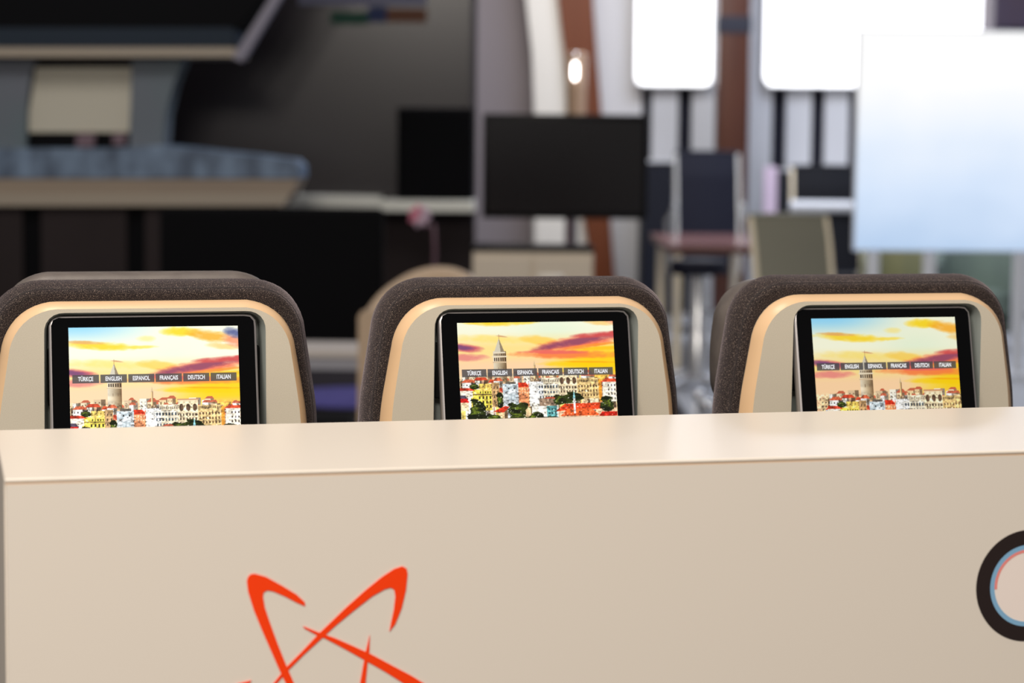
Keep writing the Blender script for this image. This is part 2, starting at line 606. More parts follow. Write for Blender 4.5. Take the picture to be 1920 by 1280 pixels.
        poly([(0.2595, 0.0), (0.262, 0.0), (0.292, 0.079), (0.268, 0.079)], (150, 134, 110))
        rect(0.2585, 0.2610, -0.03, 0.0, (170, 120, 90))
        rect(0.225, 0.297, 0.079, 0.086, (236, 224, 200))
        windows(0.221, 0.302, 0.088, 0.104, 7, 1, (84, 66, 54), 0.5, 0.8)
        rect(0.213, 0.306, 0.104, 0.111, (240, 226, 200))
        windows(0.220, 0.302, 0.113, 0.138, 6, 1, (70, 54, 46), 0.55, 0.85)
        rect(0.215, 0.304, 0.139, 0.146, (216, 192, 160))
        windows(0.235, 0.295, 0.165, 0.20, 2, 1, (120, 88, 66), 0.12, 0.5)

    rd = random.Random(5)
    walls = [(250, 244, 226), (244, 226, 190), (236, 206, 160), (252, 250, 240), (222, 196, 160), (240, 214, 120), (214, 220, 220), (196, 160, 130)]
    # hazy far roofs
    for k in range(46):
        a = rd.uniform(-0.03, 1.0)
        b = 0.205 + rd.uniform(0, 0.05) + (0.03 if a > 0.84 else 0)
        wd = rd.uniform(0.025, 0.07)
        c = rd.choice(walls[:5])
        rect(a, a + wd, b, 0.6, c)
        rect(a + wd * 0.62, a + wd, b, 0.6, tuple(int(x * 0.6) for x in (c[0], c[1] * 0.94, c[2] * 0.9)))
        windows(a, a + wd, b + 0.01, b + 0.07, 3, 3, (120, 96, 80), 0.3, 0.35)
        if rd.random() < 0.4:
            poly([(a - 0.004, b + 0.004), (a + wd * 0.3, b - 0.012), (a + wd * 0.8, b - 0.012), (a + wd + 0.004, b + 0.004)], (196, 104, 76))
    tower()
    # little minaret and dome on the skyline
    rect(0.472, 0.486, 0.165, 0.26, (236, 206, 150))
    poly([(0.479, 0.135), (0.486, 0.17), (0.472, 0.17)], (214, 190, 150))
    rect(0.480, 0.486, 0.165, 0.26, (150, 116, 84))
    for k in range(60):
        a = rd.uniform(-0.04, 1.0)
        b = 0.245 + rd.uniform(0, 0.10)
        wd = rd.uniform(0.035, 0.085)
        c = rd.choice(walls)
        rect(a, a + wd, b, 0.9, c)
        rect(a + wd * 0.68, a + wd, b, 0.9, tuple(int(x * 0.48) for x in (c[0], c[1] * 0.92, c[2] * 0.86)))
        windows(a, a + wd * 0.95, b + 0.012, b + 0.10, rd.randint(2, 4), 4, (78, 62, 56), 0.34, 0.42)
        if rd.random() < 0.55:
            poly([(a - 0.005, b + 0.006), (a + wd * 0.25, b - 0.014), (a + wd * 0.75, b - 0.014), (a + wd + 0.005, b + 0.006)],
                 rd.choice([(198, 80, 52), (176, 66, 46), (206, 104, 72)]))
    # particular buildings
    rect(0.52, 0.64, 0.245, 0.40, (228, 214, 186))
    rect(0.44, 0.53, 0.268, 0.42, (252, 250, 244))
    windows(0.50, 0.64, 0.255, 0.275, 12, 1, (92, 78, 66), 0.5, 0.8)
    for q in (0.285, 0.315):
        rect(0.49, 0.66, q, q + 0.006, (236, 230, 214))
    windows(0.495, 0.66, 0.291, 0.312, 9, 1, (76, 84, 92), 0.55, 0.8)
    windows(0.495, 0.66, 0.324, 0.345, 9, 1, (76, 84, 92), 0.5, 0.8)
    windows(0.50, 0.66, 0.355, 0.375, 9, 1, (76, 84, 92), 0.5, 0.8)
    rect(0.63, 0.748, 0.215, 0.36, (240, 220, 182))
    rect(0.625, 0.752, 0.213, 0.221, (206, 150, 110))
    for q in (0.65, 0.69, 0.73):
        m = ((u - q) / 0.013) ** 2 + ((w - 0.265) / 0.022) ** 2 < 1
        img[m] = np.array((96, 74, 58)) / 255
    windows(0.635, 0.745, 0.295, 0.345, 6, 2, (84, 66, 54), 0.45, 0.6)
    rect(0.748, 0.90, 0.252, 0.38, (222, 190, 132))
    windows(0.75, 0.90, 0.258, 0.275, 14, 1, (88, 70, 50), 0.5, 0.9)
    windows(0.75, 0.90, 0.29, 0.37, 8, 3, (98, 74, 52), 0.45, 0.55)
    rect(0.885, 0.905, 0.26, 0.40, (232, 156, 60))
    rect(0.91, 1.0, 0.272, 0.40, (250, 240, 220))
    poly([(0.90, 0.276), (0.93, 0.258), (1.02, 0.256), (1.02, 0.276)], (222, 86, 56))
    windows(0.94, 1.0, 0.285, 0.395, 3, 4, (70, 58, 54), 0.4, 0.5)
    rect(0.365, 0.435, 0.285, 0.42, (232, 150, 104))
    poly([(0.36, 0.30), (0.37, 0.272), (0.42, 0.272), (0.44, 0.30)], (222, 64, 40))
    windows(0.37, 0.435, 0.305, 0.345, 4, 2, (240, 210, 170), 0.4, 0.5)
    rect(0.27, 0.37, 0.278, 0.42, (206, 212, 214))
    over((170, 184, 190), 0.6 * ((u > 0.27) & (u < 0.37) & (w > 0.278) & (w < 0.42) & (n2 > 0.55)))
    rect(0.29, 0.355, 0.266, 0.28, (96, 90, 82))
    windows(0.29, 0.36, 0.30, 0.315, 2, 1, (40, 36, 36), 0.2, 0.8)
    rect(0.20, 0.25, 0.27, 0.42, (196, 158, 112))
    windows(0.205, 0.25, 0.285, 0.40, 2, 4, (90, 70, 56), 0.3, 0.5)
    rect(0.07, 0.20, 0.31, 0.44, (240, 218, 96))
    rect(0.12, 0.20, 0.275, 0.32, (238, 206, 110))
    rect(0.065, 0.20, 0.338, 0.344, (120, 96, 60))
    windows(0.11, 0.20, 0.348, 0.43, 4, 3, (66, 54, 40), 0.42, 0.6)
    windows(0.12, 0.20, 0.322, 0.337, 5, 1, (80, 66, 40), 0.4, 0.8)
    rect(0.0, 0.08, 0.315, 0.36, (252, 240, 220))
    poly([(0.0, 0.318), (0.0, 0.30), (0.07, 0.30), (0.10, 0.318)], (196, 66, 44))
    rect(0.0, 0.05, 0.385, 0.44, (240, 214, 176))
    poly([(0.0, 0.39), (0.0, 0.362), (0.04, 0.362), (0.055, 0.39)], (206, 40, 38))
    poly([(0.0, 0.365), (0.0, 0.345), (0.03, 0.345), (0.045, 0.365)], (98, 86, 104))
    rect(0.45, 0.62, 0.40, 0.56, (246, 240, 226))
    rect(0.50, 0.61, 0.372, 0.42, (150, 126, 106))
    poly([(0.53, 0.374), (0.55, 0.364), (0.60, 0.364), (0.615, 0.374)], (206, 96, 70))
    rect(0.545, 0.61, 0.42, 0.50, (110, 176, 176))
    windows(0.55, 0.61, 0.43, 0.48, 3, 2, (54, 96, 100), 0.4, 0.5)
    # trees and near roofs along the foot of the picture
    def tree(u0, w0, ru, rw):
        q = ((u - u0) / ru) ** 2 + ((w - w0) / rw) ** 2 + (n2 - 0.5) * 2.2
        over((52, 62, 26), (q < 0.9).astype(float))
        over((112, 128, 44), ((q < 0.5) & (n2 > 0.52) & (u < u0 + ru * 0.3)).astype(float) * 0.8)
        over((22, 26, 14), ((q < 0.85) & (n2 < 0.42)).astype(float) * 0.8)
    tree(0.09, 0.29, 0.03, 0.02)
    tree(0.25, 0.375, 0.022, 0.05)
    rect(0.62, 1.0, 0.44, 0.60, (236, 196, 160))
    poly([(0.60, 0.455), (0.66, 0.41), (0.90, 0.405), (0.93, 0.445)], (214, 74, 40))
    poly([(0.63, 0.485), (0.68, 0.44), (0.83, 0.44), (0.89, 0.485)], (236, 104, 56))
    poly([(0.20, 0.45), (0.28, 0.415), (0.31, 0.42), (0.27, 0.455)], (210, 62, 40))
    poly([(0.88, 0.49), (0.90, 0.462), (1.0, 0.462), (1.0, 0.49)], (206, 46, 32))
    windows(0.65, 0.88, 0.49, 0.54, 8, 1, (120, 90, 80), 0.3, 0.7)
    tree(0.70, 0.375, 0.07, 0.04)
    tree(0.63, 0.385, 0.05, 0.035)
    tree(0.94, 0.415, 0.055, 0.045)
    tree(0.10, 0.45, 0.055, 0.075)
    tree(0.36, 0.455, 0.075, 0.065)
    tree(0.47, 0.49, 0.05, 0.04)
    tree(0.21, 0.50, 0.07, 0.04)
    tree(0.57, 0.51, 0.06, 0.03)
    tree(0.28, 0.52, 0.2, 0.035)
    tree(0.03, 0.54, 0.1, 0.04)
    rect(0.717, 0.731, 0.375, 0.47, (238, 238, 232))
    poly([(0.724, 0.325), (0.732, 0.378), (0.716, 0.378)], (150, 206, 214))
    rect(0.712, 0.736, 0.392, 0.400, (250, 250, 246))
    fine = fbm(u * 90 + 5, w * 110 + 3, 2)
    fin2 = fbm(u * 40 + 25, w * 60 + 13, 2)
    city = ramp(w, 0.215, 0.25)[..., None] * (img.std(-1, keepdims=True) < 2)
    img[:] = img * (1 - city) + city * np.clip(img * (0.42 + 0.75 * fine[..., None] + 0.42 * fin2[..., None]), 0, 1)
    over((58, 44, 38), ((fine < 0.22) & (w > 0.24)).astype(float) * 0.6)
    over((255, 248, 232), ((fine > 0.83) & (w > 0.24)).astype(float) * 0.75)
    over((30, 30, 22), ramp(w, 0.55, 0.62))
    return np.clip(img, 0, 1), u0_, t


def bar(img, u, t, t0, dt):
    """row of six translucent grey language keys"""
    for k in range(6):
        a = 0.016 + k * 0.1625
        m = (u > a) & (u < a + 0.155) & (t > t0) & (t < t0 + dt)
        img[m] = img[m] * 0.14 + np.array((80, 78, 80)) / 255 * 0.86
    return img


def display_material(name):
    m = bpy.data.materials.new(name)
    m.use_nodes = True
    nt = m.node_tree
    b = nt.nodes['Principled BSDF']
    b.inputs['Base Color'].default_value = (0.004, 0.004, 0.004, 1)
    b.inputs['Roughness'].default_value = 0.2
    b.inputs['Specular IOR Level'].default_value = 0.1
    a = nt.nodes.new('ShaderNodeAttribute')
    a.attribute_name = 'picture'
    nt.links.new(a.outputs['Color'], b.inputs['Emission Color'])
    b.inputs['Emission Strength'].default_value = 1.0
    return m


M['display'] = display_material('lit_display')
WORDS = ['TÜRKÇE', 'ENGLISH', 'ESPANOL', 'FRANÇAIS', 'DEUTSCH', 'ITALIAN']
WLEN = [0.088, 0.094, 0.100, 0.108, 0.100, 0.084]


def word_mesh(word):
    cu = bpy.data.curves.new('lettering', 'FONT')
    cu.body = word
    cu.size = 1
    cu.offset = 0.028
    cu.align_x = 'CENTER'
    cu.resolution_u = 2
    o = bpy.data.objects.new('lettering', cu)
    me = bpy.data.meshes.new_from_object(o)
    bpy.data.objects.remove(o)
    xs = [v.co.x for v in me.vertices]
    me.materials.clear()
    me.materials.append(M['lettering'])
    c, wd = (max(xs) + min(xs)) / 2, max(xs) - min(xs)
    return me, c, wd


WM = [word_mesh(w) for w in WORDS]

# ------------------------------------------------------------------ airline seats
MON_W, MON_H, ACT_W, ACT_H = 0.2452, 0.186, 0.1995, 0.150


def mirror(half):
    """half: (x, z, r) from bottom right up to top right -> closed counter-clockwise outline"""
    return half + [(-x, z, r_) for x, z, r_ in reversed(half)]


FACE = rounded(mirror([(0.190, 0.93, 0.01), (0.1765, 1.10, 0.3), (0.1580, 1.2200, 0.052)]), 144)
RIMO = rounded(mirror([(0.203, 0.925, 0.012), (0.187, 1.10, 0.3), (0.1645, 1.2275, 0.058)]), 144)
FABO = rounded(mirror([(0.219, 0.90, 0.02), (0.206, 1.10, 0.3), (0.183, 1.2505, 0.060)]), 144)
HEAD = rounded(mirror([(0.170, 1.068, 0.045), (0.181, 1.16, 0.5), (0.162, 1.251, 0.070)]), 120)
RECE = [p + Vector((0.0052, 0)) for p in rounded(mirror([(0.1318, 0.985, 0.012), (0.1303, 1.2155, 0.02)]), 144)]
MONO = rounded(mirror([(MON_W / 2, -MON_H, 0.011), (MON_W / 2, 0, 0.011)]), 96)


def shell_mesh():
    mb = MB()
    bm = bmesh.new()
    lo = [bm.verts.new((p.x, 0, p.y)) for p in FACE]
    li = [bm.verts.new((p.x, 0, p.y)) for p in RECE]
    es = [bm.edges.new((l[i], l[(i + 1) % len(l)])) for l in (lo, li) for i in range(len(l))]
    bmesh.ops.triangle_fill(bm, edges=es, use_beauty=True)
    mb.bm(bm)
    loft(mb, [(RIMO, 0.022), (offset(RIMO, -0.002), 0.034)], False, True)
    return mb


def rim_mesh():
    mb = MB()
    mid = [a.lerp(b, 0.62) for a, b in zip(FACE, RIMO)]
    loft(mb, [(FACE, 0.0), (mid, 0.0055), (RIMO, 0.022)], False, False)
    return mb


def recess_mesh():
    return loft(MB(), [(RECE, 0.0), (offset(RECE, -0.0025), 0.006), (offset(RECE, -0.005), 0.030)], False, True)


def fabric_mesh():
    O = FABO
    return loft(MB(), [(offset(O, -0.036), 0.0245), (offset(O, -0.024), 0.0236), (offset(O, -0.016), 0.0226), (offset(O, -0.0115), 0.0245), (offset(O, -0.0092), 0.0285), (offset(O, -0.0090), 0.0300),
                       (offset(O, -0.0058), 0.036), (offset(O, -0.0018), 0.048), (O, 0.062), (offset(O, -0.0008), 0.074), (offset(O, -0.006), 0.086), (offset(O, -0.016), 0.092)], False, True)


def head_mesh():
    O = HEAD
    return loft(MB(), [(offset(O, -0.03), 0.094), (offset(O, -0.010), 0.098), (offset(O, -0.002), 0.108), (O, 0.125), (offset(O, -0.001), 0.148),
                       (offset(O, -0.006), 0.162), (offset(O, -0.018), 0.172), (offset(O, -0.04), 0.178)])


def make_seat(loc, pan, tilt, dx, dz, mx, upan, zoom, sat, gain, label, keyt):
    s = empty('airline_seat', loc, YAW, label, 'seat', 'row of airline seats behind the counter')
    sh = shell_mesh().build('back_shell', M['shell'], s, 50)
    rim_mesh().build('shell_rim', M['rim'], s, 80)['label'] = 'tan rim around the grey shell'
    rec = recess_mesh().build('screen_recess', M['recess'], s, 40)
    MB().box(-0.1205, -0.110, 0.017, 0.0299, 1.103, 1.172, 0.002).build('hinge_arm', M['black_gap'], rec)
    MB().box(0.121, 0.1308, 0.017, 0.0299, 1.103, 1.172, 0.002).build('hinge_arm', M['black_gap'], rec)
    fb = fabric_mesh().build('fabric_cover', M['fabric'], s, 60)
    seam = [(p.x, 0.0292, p.y) for p in offset(FABO, -0.0088)]
    MB().tube(seam, 0.0007, 6, True).build('seam', M['seam'], fb, 60)
    hd = head_mesh().build('headrest', M['leather'], s, 60)
    hd.location = (dx, 0, dz)
    hd['label'] = 'dark leather headrest pad'
    # monitor hung by its top edge, lower edge pulled out
    mo = loft(MB(), [(offset(MONO, -0.0022), 0.0), (offset(MONO, -0.0005), 0.0012), (MONO, 0.004), (MONO, 0.013), (offset(MONO, -0.003), 0.017)])
    mo = mo.build('monitor', M['monitor_frame'], s, 40, (mx, 0.0065, 1.2122), (-tilt, 0, 0))
    loft(MB(), [(offset(MONO, -0.0034), -0.0006), (offset(MONO, -0.0030), 0.0001)]).build('bezel', M['bezel'], mo, 40)
    nw = 400
    nh = int(nw * ACT_H / ACT_W)
    img, u, t = paint(pan, upan, zoom, nw, nh)
    img = bar(img, u, t, keyt, 0.048)
    if sat != 1:
        g = img.mean(-1, keepdims=True)
        img = np.clip(g + (img - g) * sat, 0, 1)
    L = np.where(img <= 0.04045, img / 12.92, ((img + 0.055) / 1.055) ** 2.4) * gain
    me = bpy.data.meshes.new('display')
    zt = -0.0150
    co = np.stack([(u - 0.5) * ACT_W, np.full_like(u, -0.0008), zt - t * ACT_W], -1).reshape(-1, 3)
    idx = np.arange(nw * nh).reshape(nh, nw)
    q = np.stack([idx[1:, :-1], idx[1:, 1:], idx[:-1, 1:], idx[:-1, :-1]], -1).reshape(-1, 4)
    me.vertices.add(len(co))
    me.vertices.foreach_set('co', co.ravel())
    me.loops.add(q.size)
    me.loops.foreach_set('vertex_index', q.ravel().astype(np.int32))
    me.polygons.add(len(q))
    me.polygons.foreach_set('loop_start', np.arange(0, q.size, 4, dtype=np.int32))
    me.update(calc_edges=True)
    at_ = me.color_attributes.new('picture', 'FLOAT_COLOR', 'POINT')
    at_.data.foreach_set('color', np.concatenate([L.reshape(-1, 3), np.ones((nw * nh, 1))], 1).ravel())
    me.materials.append(M['display'])
    d = bpy.data.objects.new('display', me)
    COL.objects.link(d)
    d.parent = mo
    d['label'] = 'lit screen with a sunset city, a stone tower and six language keys'
    for k, (wm, c, wd) in enumerate(WM):
        o = bpy.data.objects.new('lettering', wm)
        COL.objects.link(o)
        o.parent = mo
        sx = WLEN[k] * ACT_W / wd
        o.rotation_euler = (PI / 2, 0, 0)
        hgt = 0.0050 / 0.7
        o.scale = (sx, hgt, 1)
        xc = (0.016 + k * 0.1625 + 0.0775 - 0.5) * ACT_W
        o.location = (xc - c * sx, -0.00105, zt - (keyt + 0.024) * ACT_W - 0.0024)
    # the lower part of the seat
    lo = MB().box(-0.197, 0.197, 0.0, 0.05, 0.42, 0.925, 0.012).build('lower_shell', M['shell'], s, 40)
    ty = MB().box(-0.19, 0.19, -0.022, -0.001, 0.64, 0.90, 0.006).build('tray_table', M['tray'], s, 40)
    MB().box(-0.025, 0.025, -0.028, -0.022, 0.875, 0.905, 0.002).build('tray_latch', M['dark_plastic'], ty)
    MB().box(-0.18, 0.18, -0.02, -0.001, 0.45, 0.61, 0.006).build('magazine_pocket', M['dark_plastic'], s)
    MB().box(-0.19, 0.19, 0.052, 0.15, 0.47, 1.06, 0.03, 3).build('backrest', M['fabric'], s, 50)
    MB().box(-0.20, 0.20, 0.05, 0.52, 0.36, 0.48, 0.035, 3).build('seat_cushion', M['fabric'], s, 50)
    MB().box(-0.205, 0.205, 0.04, 0.50, 0.33, 0.362, 0.005).build('seat_pan', M['alu'], s)
    ar = MB().box(-0.230, -0.206, 0.08, 0.44, 0.60, 0.645, 0.01).build('armrest', M['dark_plastic'], s, 40)
    MB().box(-0.226, -0.210, 0.06, 0.12, 0.34, 0.605, 0.004).build('armrest_support', M['alu'], ar)
    for yy in (0.10, 0.42):
        for xx in (-0.16, 0.16):
            MB().tube([(xx, yy, 0.0), (xx, yy, 0.335)], 0.017, 10).build('leg', M['alu'], s, 40)
    return s


SEATN = 2.672
make_seat(row(0.2398, SEATN), 0.222, R(13.5), 0.0, 0.005, 0.0025, 0.0, 1.0, 1.0, 1.15,
          'airline seat whose screen keys cross the cone of the stone tower', 0.283)
make_seat(row(0.7084, SEATN), 0.105, R(13.5), 0.0, -0.005, 0.003, 0.0, 1.0, 1.08, 1.0,
          'airline seat whose screen shows the tower above the language keys, trees below', 0.290)
make_seat(row(1.1770, SEATN), 0.245, R(13.5), -0.010, -0.010, -0.0008, 0.09, 1.07, 1.12, 0.88,
          'airline seat whose screen keys cross the thin spire of the tower', 0.290)

# ------------------------------------------------------------------ background: lit panels, column, arch
M['lightbox'] = mat('lightbox_white', rgb(250, 250, 255), 0.5, emit=(0.97, 0.98, 1.0, 1), estr=2.2)


def white_blue_picture():  # emission colour runs from pale blue at the foot to white above
    m = mat('pale_blue_picture', rgb(20, 22, 26), 0.4, spec=0.1)
    nt = m.node_tree
    N = nt.nodes
    b = N['Principled BSDF']
    tc = N.new('ShaderNodeTexCoord')
    sep = N.new('ShaderNodeSeparateXYZ')
    nt.links.new(tc.outputs['Generated'], sep.inputs[0])
    n = N.new('ShaderNodeTexNoise')
    n.inputs['Scale'].default_value = 3.2
    n.inputs['Detail'].default_value = 2
    nt.links.new(tc.outputs['Generated'], n.inputs['Vector'])
    ad = N.new('ShaderNodeMath')
    ad.operation = 'MULTIPLY_ADD'
    ad.inputs[1].default_value = 0.35
    nt.links.new(n.outputs['Fac'], ad.inputs[0])
    nt.links.new(sep.outputs['Z'], ad.inputs[2])
    r = N.new('ShaderNodeValToRGB')
    e = r.color_ramp.elements
    e[0].position, e[0].color = 0.16, rgb(184, 208, 238)
    e[1].position, e[1].color = 0.95, rgb(255, 255, 255)
    x = e.new(0.45)
    x.color = rgb(214, 230, 252)
    x = e.new(0.7)
    x.color = rgb(236, 244, 255)
    nt.links.new(ad.outputs[0], r.inputs['Fac'])
    nt.links.new(r.outputs['Color'], b.inputs['Emission Color'])
    b.inputs['Emission Strength'].default_value = 1.0
    return m


M['led'] = white_blue_picture()
M['white_metal'] = mat('white_metal', rgb(218, 220, 225), 0.35)
M['brown_column'] = noise_mat('red_brown_wood', rgb(74, 37, 23), rgb(82, 42, 24), 3, rough=0.4, stretch=(4, 4, 0.4))
M['navy_band'] = mat('navy_band', rgb(28, 30, 46), 0.5)
M['orange_wood'] = noise_mat('orange_brown_wood', rgb(104, 47, 8), rgb(112, 52, 12), 3, rough=0.5, stretch=(5, 5, 0.4))
M['cream_band'] = mat('cream_band', rgb(238, 232, 222), 0.6)
M['dark_box'] = noise_mat('hanging_box_brown', rgb(66, 46, 52), rgb(56, 48, 70), 1.5, rough=0.6)


def lightbox(x0, x1, ybot, d, top, label):
    a, b, z0, _ = span(x0, x1, 0, ybot, d)
    t = empty('light_panel', ((a + b) / 2, d, z0), 0, label, 'light panel', 'white light panels on the slatted wall')
    h = (b - a) / 2
    out = rounded(mirror([(h, 0, 0.06), (h, top - z0, 0.06)]), 80)
    loft(MB(), [(offset(out, -0.006), 0.0), (out, 0.004), (out, 0.10)]).build('housing', M['white_metal'], t, 40)
    loft(MB(), [(offset(out, -0.014), -0.010), (offset(out, -0.012), 0.0)]).build('diffuser', M['lightbox'], t)
    return t


lightbox(1190, 1339, 163, 18.03, 3.7, 'narrow white glowing light panel left of the red-brown column')
lightbox(1431, 1868, 166, 18.03, 3.7, 'wide white glowing light panel right of the red-brown column')

a, b, z0, z1 = span(1342, 1401, 0, 430, 17.4)
t = empty('wooden_column', ((a + b) / 2, 17.4, 0), 0, 'red-brown wooden column with a dark navy band between the light panels', 'column')
h = (b - a) / 2
MB().box(-h, h, -0.10, 0.10, 0, 4.1, 0.01).build('shaft', M['brown_column'], t, 40)
zb0, zb1 = at(1370, 62, 17.3).z, at(1370, 30, 17.3).z
MB().box(-h - 0.01, h + 0.01, -0.11, 0.11, zb0, zb1, 0.005).build('band', M['navy_band'], t)

a, b, z0, z1 = span(1869, 2010, 0, 56, 17.4)
t = empty('wall_cabinet', ((a + b) / 2, 17.8, z0), 0, 'dark brown wall box hanging beside the wide light panel', 'cabinet')
MB().box(a - (a + b) / 2, b - (a + b) / 2, -0.3, 0.18, 0, 1.0, 0.01).build('carcass', M['dark_box'], t)
MB().box(a - (a + b) / 2 + 0.25, b - (a + b) / 2, 0.18, 0.34, 0.1, 0.9).build('bracket', M['navy_band'], t)
MB().box(a - (a + b) / 2 + 0.02, b - (a + b) / 2 - 0.02, -0.32, -0.3, 0.02, 0.98, 0.005).build('door', M['dark_box'], t)

# curved wooden arch with cream edge against the white wall
d = 17.9
L_or = [(1030, -260), (1040, -120), (1046, 0), (1058, 100), (1066, 215), (1080, 320), (1098, 430), (1110, 510), (1128, 700), (1136, 880)]
R_or = [(1095, -260), (1106, -120), (1112, 0), (1119, 100), (1128, 215), (1137, 320), (1146, 430), (1152, 510), (1166, 700), (1172, 880)]
L_cr = [(955, -260), (974, -120), (987, 0), (998, 100), (1002, 215), (1003, 320), (1003, 430), (1003, 510), (1003, 700), (1003, 880)]


def strip(left, right, d0, d1, name, m, parent):
    P = [at(x, y, d0) for x, y in left] + [at(x, y, d0) for x, y in reversed(right)]
    return MB().prism([(p.x, max(p.z, 0)) for p in P], 'y', d0, d1).build(name, m, parent)


arch = empty('arch', (0, 0, 0), 0, 'curved orange-brown wooden arch with cream edge on the white wall', 'arch')
strip(L_or, R_or, d - 0.06, 18.19, 'arch_rib', M['orange_wood'], arch)
strip(L_cr, L_or, d, 18.19, 'cream_edge', M['cream_band'], arch)

# ------------------------------------------------------------------ LED wall on posts, plants behind
t = empty('led_screen', (0, 13.5, 0), 0, 'large pale blue lit screen standing on white posts', 'screen')
a, b, z0, z1 = span(1608, 2180, 60, 470, 13.5)
MB().box(a - 0.01, b + 0.01, 0.012, 0.07, z0 - 0.01, z1 + 0.01, 0.004).build('housing', M['white_metal'], t)
MB().box(a, b, 0.0, 0.012, z0, z1).build('display', M['led'], t)
for x in (1637, 1743, 1912, 2080):
    xx = at(x, 490, 13.55).x
    MB().box(xx - 0.035, xx + 0.035, 0.02, 0.09, 0.0, z0 + 0.05, 0.006).build('post', M['white_metal'], t, 40)
    MB().box(xx - 0.06, xx + 0.06, -0.2, 0.3, 0.0, 0.02, 0.004).build('foot', M['white_metal'], t)

M['olive'] = noise_mat('olive_fabric', rgb(128, 124, 84), rgb(100, 104, 80), 3, rough=0.8)
M['sage'] = noise_mat('sage_fabric', rgb(112, 126, 112), rgb(96, 108, 100), 3, rough=0.8)


def tub_chair(name, loc, rz, w, dpt, h, m, label, cat='armchair', seat_h=0.40):
    t = empty(name, loc, rz, label, cat)
    n = 28
    prof = []
    mb = MB()
    rings = []
    for i in range(n + 1):
        a = PI * (-0.12 + 1.24 * i / n)
        cxx, cyy = math.cos(a), math.sin(a)
        hh = h - 0.17 * (1 - max(0, cyy)) ** 1.1
        rings.append((cxx * w / 2, cyy * dpt / 2, hh, cxx, cyy))
    vs_, fs = [], []
    th = 0.075
    for (x, y, hh, cxx, cyy) in rings:
        sec = [(0, 0.12), (0, hh - 0.03), (0.012, hh - 0.008), (th / 2, hh), (th - 0.012, hh - 0.008), (th, hh - 0.03), (th, 0.12)]
        for q, z in sec:
            vs_.append((x - cxx * q, y - cyy * q, z))
    k = 7
    for i in range(n):
        for j in range(k):
            fs.append((i * k + j, i * k + (j + 1) % k, (i + 1) * k + (j + 1) % k, (i + 1) * k + j))
    fs.append(tuple(range(k)))
    fs.append(tuple(n * k + j for j in range(k)))
    mb.add(vs_, fs)
    mb.build('backrest', m, t, 50)
    bm = bmesh.new()
    bmesh.ops.create_cone(bm, cap_ends=True, segments=32, radius1=1, radius2=1, depth=1)
    bmesh.ops.bevel(bm, geom=[e for e in bm.edges if abs(e.verts[0].co.z - e.verts[1].co.z) < 0.01], offset=0.12, segments=3, affect='EDGES')
    MB().bm(bm, Matrix.Translation((0, -0.02, seat_h - 0.07)) @ Matrix.Diagonal((w / 2 - 0.085, dpt / 2 - 0.06, 0.16, 1))).build('seat_cushion', m, t, 50)
    MB().lathe([(0.03, 0.02), (0.03, seat_h - 0.13)], 0, 0, 16).build('stem', M['alu'], t, 40)
    MB().lathe([(0.22, 0.0), (0.22, 0.012), (0.04, 0.022)], 0, 0, 28).build('base', M['alu'], t, 40)
    return t


tub_chair('tub_chair', (at(1690, 480, 15.2).x, 15.2, 0), R(20), 0.56, 0.5, 0.74, M['olive'], 'olive tub chair behind the posts of the lit screen')
tub_chair('tub_chair', (at(1835, 480, 15.0).x, 15.0, 0), R(-10), 0.62, 0.5, 0.76, M['sage'], 'sage green tub chair behind the posts of the lit screen')

# ------------------------------------------------------------------ meeting group: office chairs and table
M['navy_mesh'] = mat('navy_black_leather', rgb(24, 25, 38), 0.6, spec=0.15)
M['black_mesh'] = mat('black_leather', rgb(17, 18, 24), 0.6, spec=0.15)
M['olive_mesh'] = mat('olive_grey_leather', rgb(132, 130, 116), 0.55, spec=0.3)
M['chrome'] = mat('chrome', rgb(236, 236, 234), 0.25, metal=0.6)
M['cream_rail'] = mat('cream_rail', rgb(244, 230, 202), 0.35)
M['chair_base'] = mat('polished_base', rgb(214, 215, 219), 0.25, metal=0.8)


